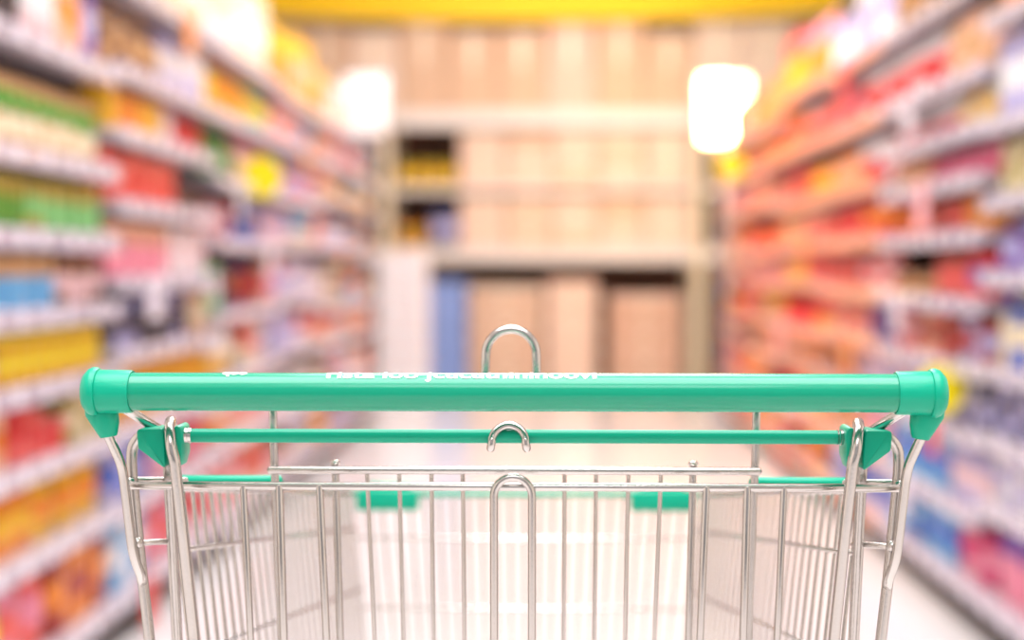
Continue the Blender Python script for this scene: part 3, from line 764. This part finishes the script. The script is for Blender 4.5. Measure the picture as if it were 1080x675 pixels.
# blue crates
for j in range(4):
    bm = bmesh.new(); w, d, h = .29, .4, .235
    box(bm, (-w / 2, -d / 2, 0), (w / 2, d / 2, .012), .003, 1)
    for s in (-1, 1):
        for z0, z1 in ((.01, .075), (.09, .15), (.165, h)):
            box(bm, (-w / 2, s * (d / 2 - .006) - .006, z0), (w / 2, s * (d / 2 - .006) + .006, z1), .002, 1)
            box(bm, (s * (w / 2 - .006) - .006, -d / 2, z0), (s * (w / 2 - .006) + .006, d / 2, z1), .002, 1)
        for q in (-1, 1): box(bm, (s * (w / 2 - .01) - .012, q * (d / 2 - .01) - .012, 0), (s * (w / 2 - .01) + .012, q * (d / 2 - .01) + .012, h), .003, 1)
    o = link('plastic_crate', bm, BLUEP, None, False); o.location = ((bx(453) + bx(490)) / 2, YB + .22, .003 + j * .237)
    tag(o, 'blue plastic crate, %s from the floor, stacked beside brown boxes under the rack' % ORD[j + 1], 'crate', 'blue crates under the rack')

# yellow banner across the end, sagging a little
bm = bmesh.new()
N = 40; xa, xb = P(243, 10, 11.56).x, P(888, 10, 11.56).x; zt = 3.62; zb = P(560, 21.5, 11.56).z
f_, k_ = [], []
for i in range(N + 1):
    u = i / N; x = xa + (xb - xa) * u; z = zb + .055 * (abs(2 * u - 1) ** 2.2)
    f_.append((bm.verts.new((x, 11.55, z)), bm.verts.new((x, 11.55, zt)))); k_.append((bm.verts.new((x, 11.575, z)), bm.verts.new((x, 11.575, zt))))
for i in range(N):
    a, b_, c, d = f_[i], f_[i + 1], k_[i], k_[i + 1]
    bm.faces.new((a[0], b_[0], b_[1], a[1])); bm.faces.new((d[0], c[0], c[1], d[1])); bm.faces.new((a[0], c[0], d[0], b_[0])); bm.faces.new((a[1], b_[1], d[1], c[1]))
for e in (0, N):
    bm.faces.new((f_[e][0], f_[e][1], k_[e][1], k_[e][0]))
bmesh.ops.recalc_face_normals(bm, faces=bm.faces[:])
bn = thing('hanging_banner', 'wide plain yellow banner hung above the rack at the aisle end', 'banner', (0, 0, 0))
link('cloth', bm, BANNER, bn, False)
bm = bmesh.new()
for x in (xa + .3, 0, xb - .3): tube(bm, [(x, 11.5625, zt - .01), (x, 11.5625, 4.0)], .004)
link('cord', bm, CHROME, bn)

# ------------------------------------------------------------------ lights
def area(name, loc, rot, sx, sy, e, col=(1, 1, 1)):
    l = bpy.data.lights.new(name, 'AREA'); l.shape = 'RECTANGLE'; l.size = sx; l.size_y = sy; l.energy = e; l.color = col
    o = bpy.data.objects.new(name, l); COL.objects.link(o); o.location = loc; o.rotation_euler = rot; return o
for y, e, sx, sy in ((-2.4, 110, 1.7, 1.7), (.5, 480, 3.4, 2.6), (3.6, 160, 1.7, 1.7), (6.4, 275, 1.7, 1.7), (9.3, 190, 2.4, 1.7)):
    area('ceiling_light', (0, y, 3.95), (0, 0, 0), sx, sy, e, (.94, .965, 1))
area('ceiling_strip', (0, -2.6, 3.85), (R(-40), 0, 0), 4.5, .12, 150, (1, 1, 1))
area('camera_side_fill', (0, -4.6, 2.0), (R(90), 0, 0), 5.5, 2.6, 40, (.98, .98, 1))  # unseen fill light added behind the camera
area('flare_tint_fill', (RB.x - .05, 10.15, RB.z), (R(75), 0, R(25)), .4, .5, 120, (1, .62, .3))  # fill added in front of the lit box for the flare's warm glow
def spot(name, loc, to, e, col, ang):
    l = bpy.data.lights.new(name, 'SPOT'); l.energy = e; l.color = col; l.spot_size = R(ang); l.spot_blend = .8; l.shadow_soft_size = .12
    o = bpy.data.objects.new(name, l); COL.objects.link(o); o.location = loc; o.rotation_euler = (Vector(to) - Vector(loc)).to_track_quat('-Z', 'Y').to_euler()
spot('flare_tint_spot', (-.3, 8.4, 3.8), (1.4, 7.6, 1.3), 800, (1, .5, .2), 85)  # unseen spots added to give the right shelves the flare's orange
spot('flare_tint_spot', (-.3, 5.6, 3.8), (1.4, 6.2, 1.2), 280, (1, .5, .22), 75)
w = bpy.data.worlds.new('world'); SC.world = w; w.use_nodes = True
w.node_tree.nodes['Background'].inputs['Color'].default_value = (.97, .98, 1, 1); w.node_tree.nodes['Background'].inputs['Strength'].default_value = .35

SC.view_settings.view_transform = 'Standard'; SC.view_settings.look = 'None'; SC.view_settings.gamma = 1; SC.view_settings.use_curve_mapping = False
SC.view_settings.exposure = -1.15
print('COUNTS', COUNTS, 'leaves', len(SC.objects))
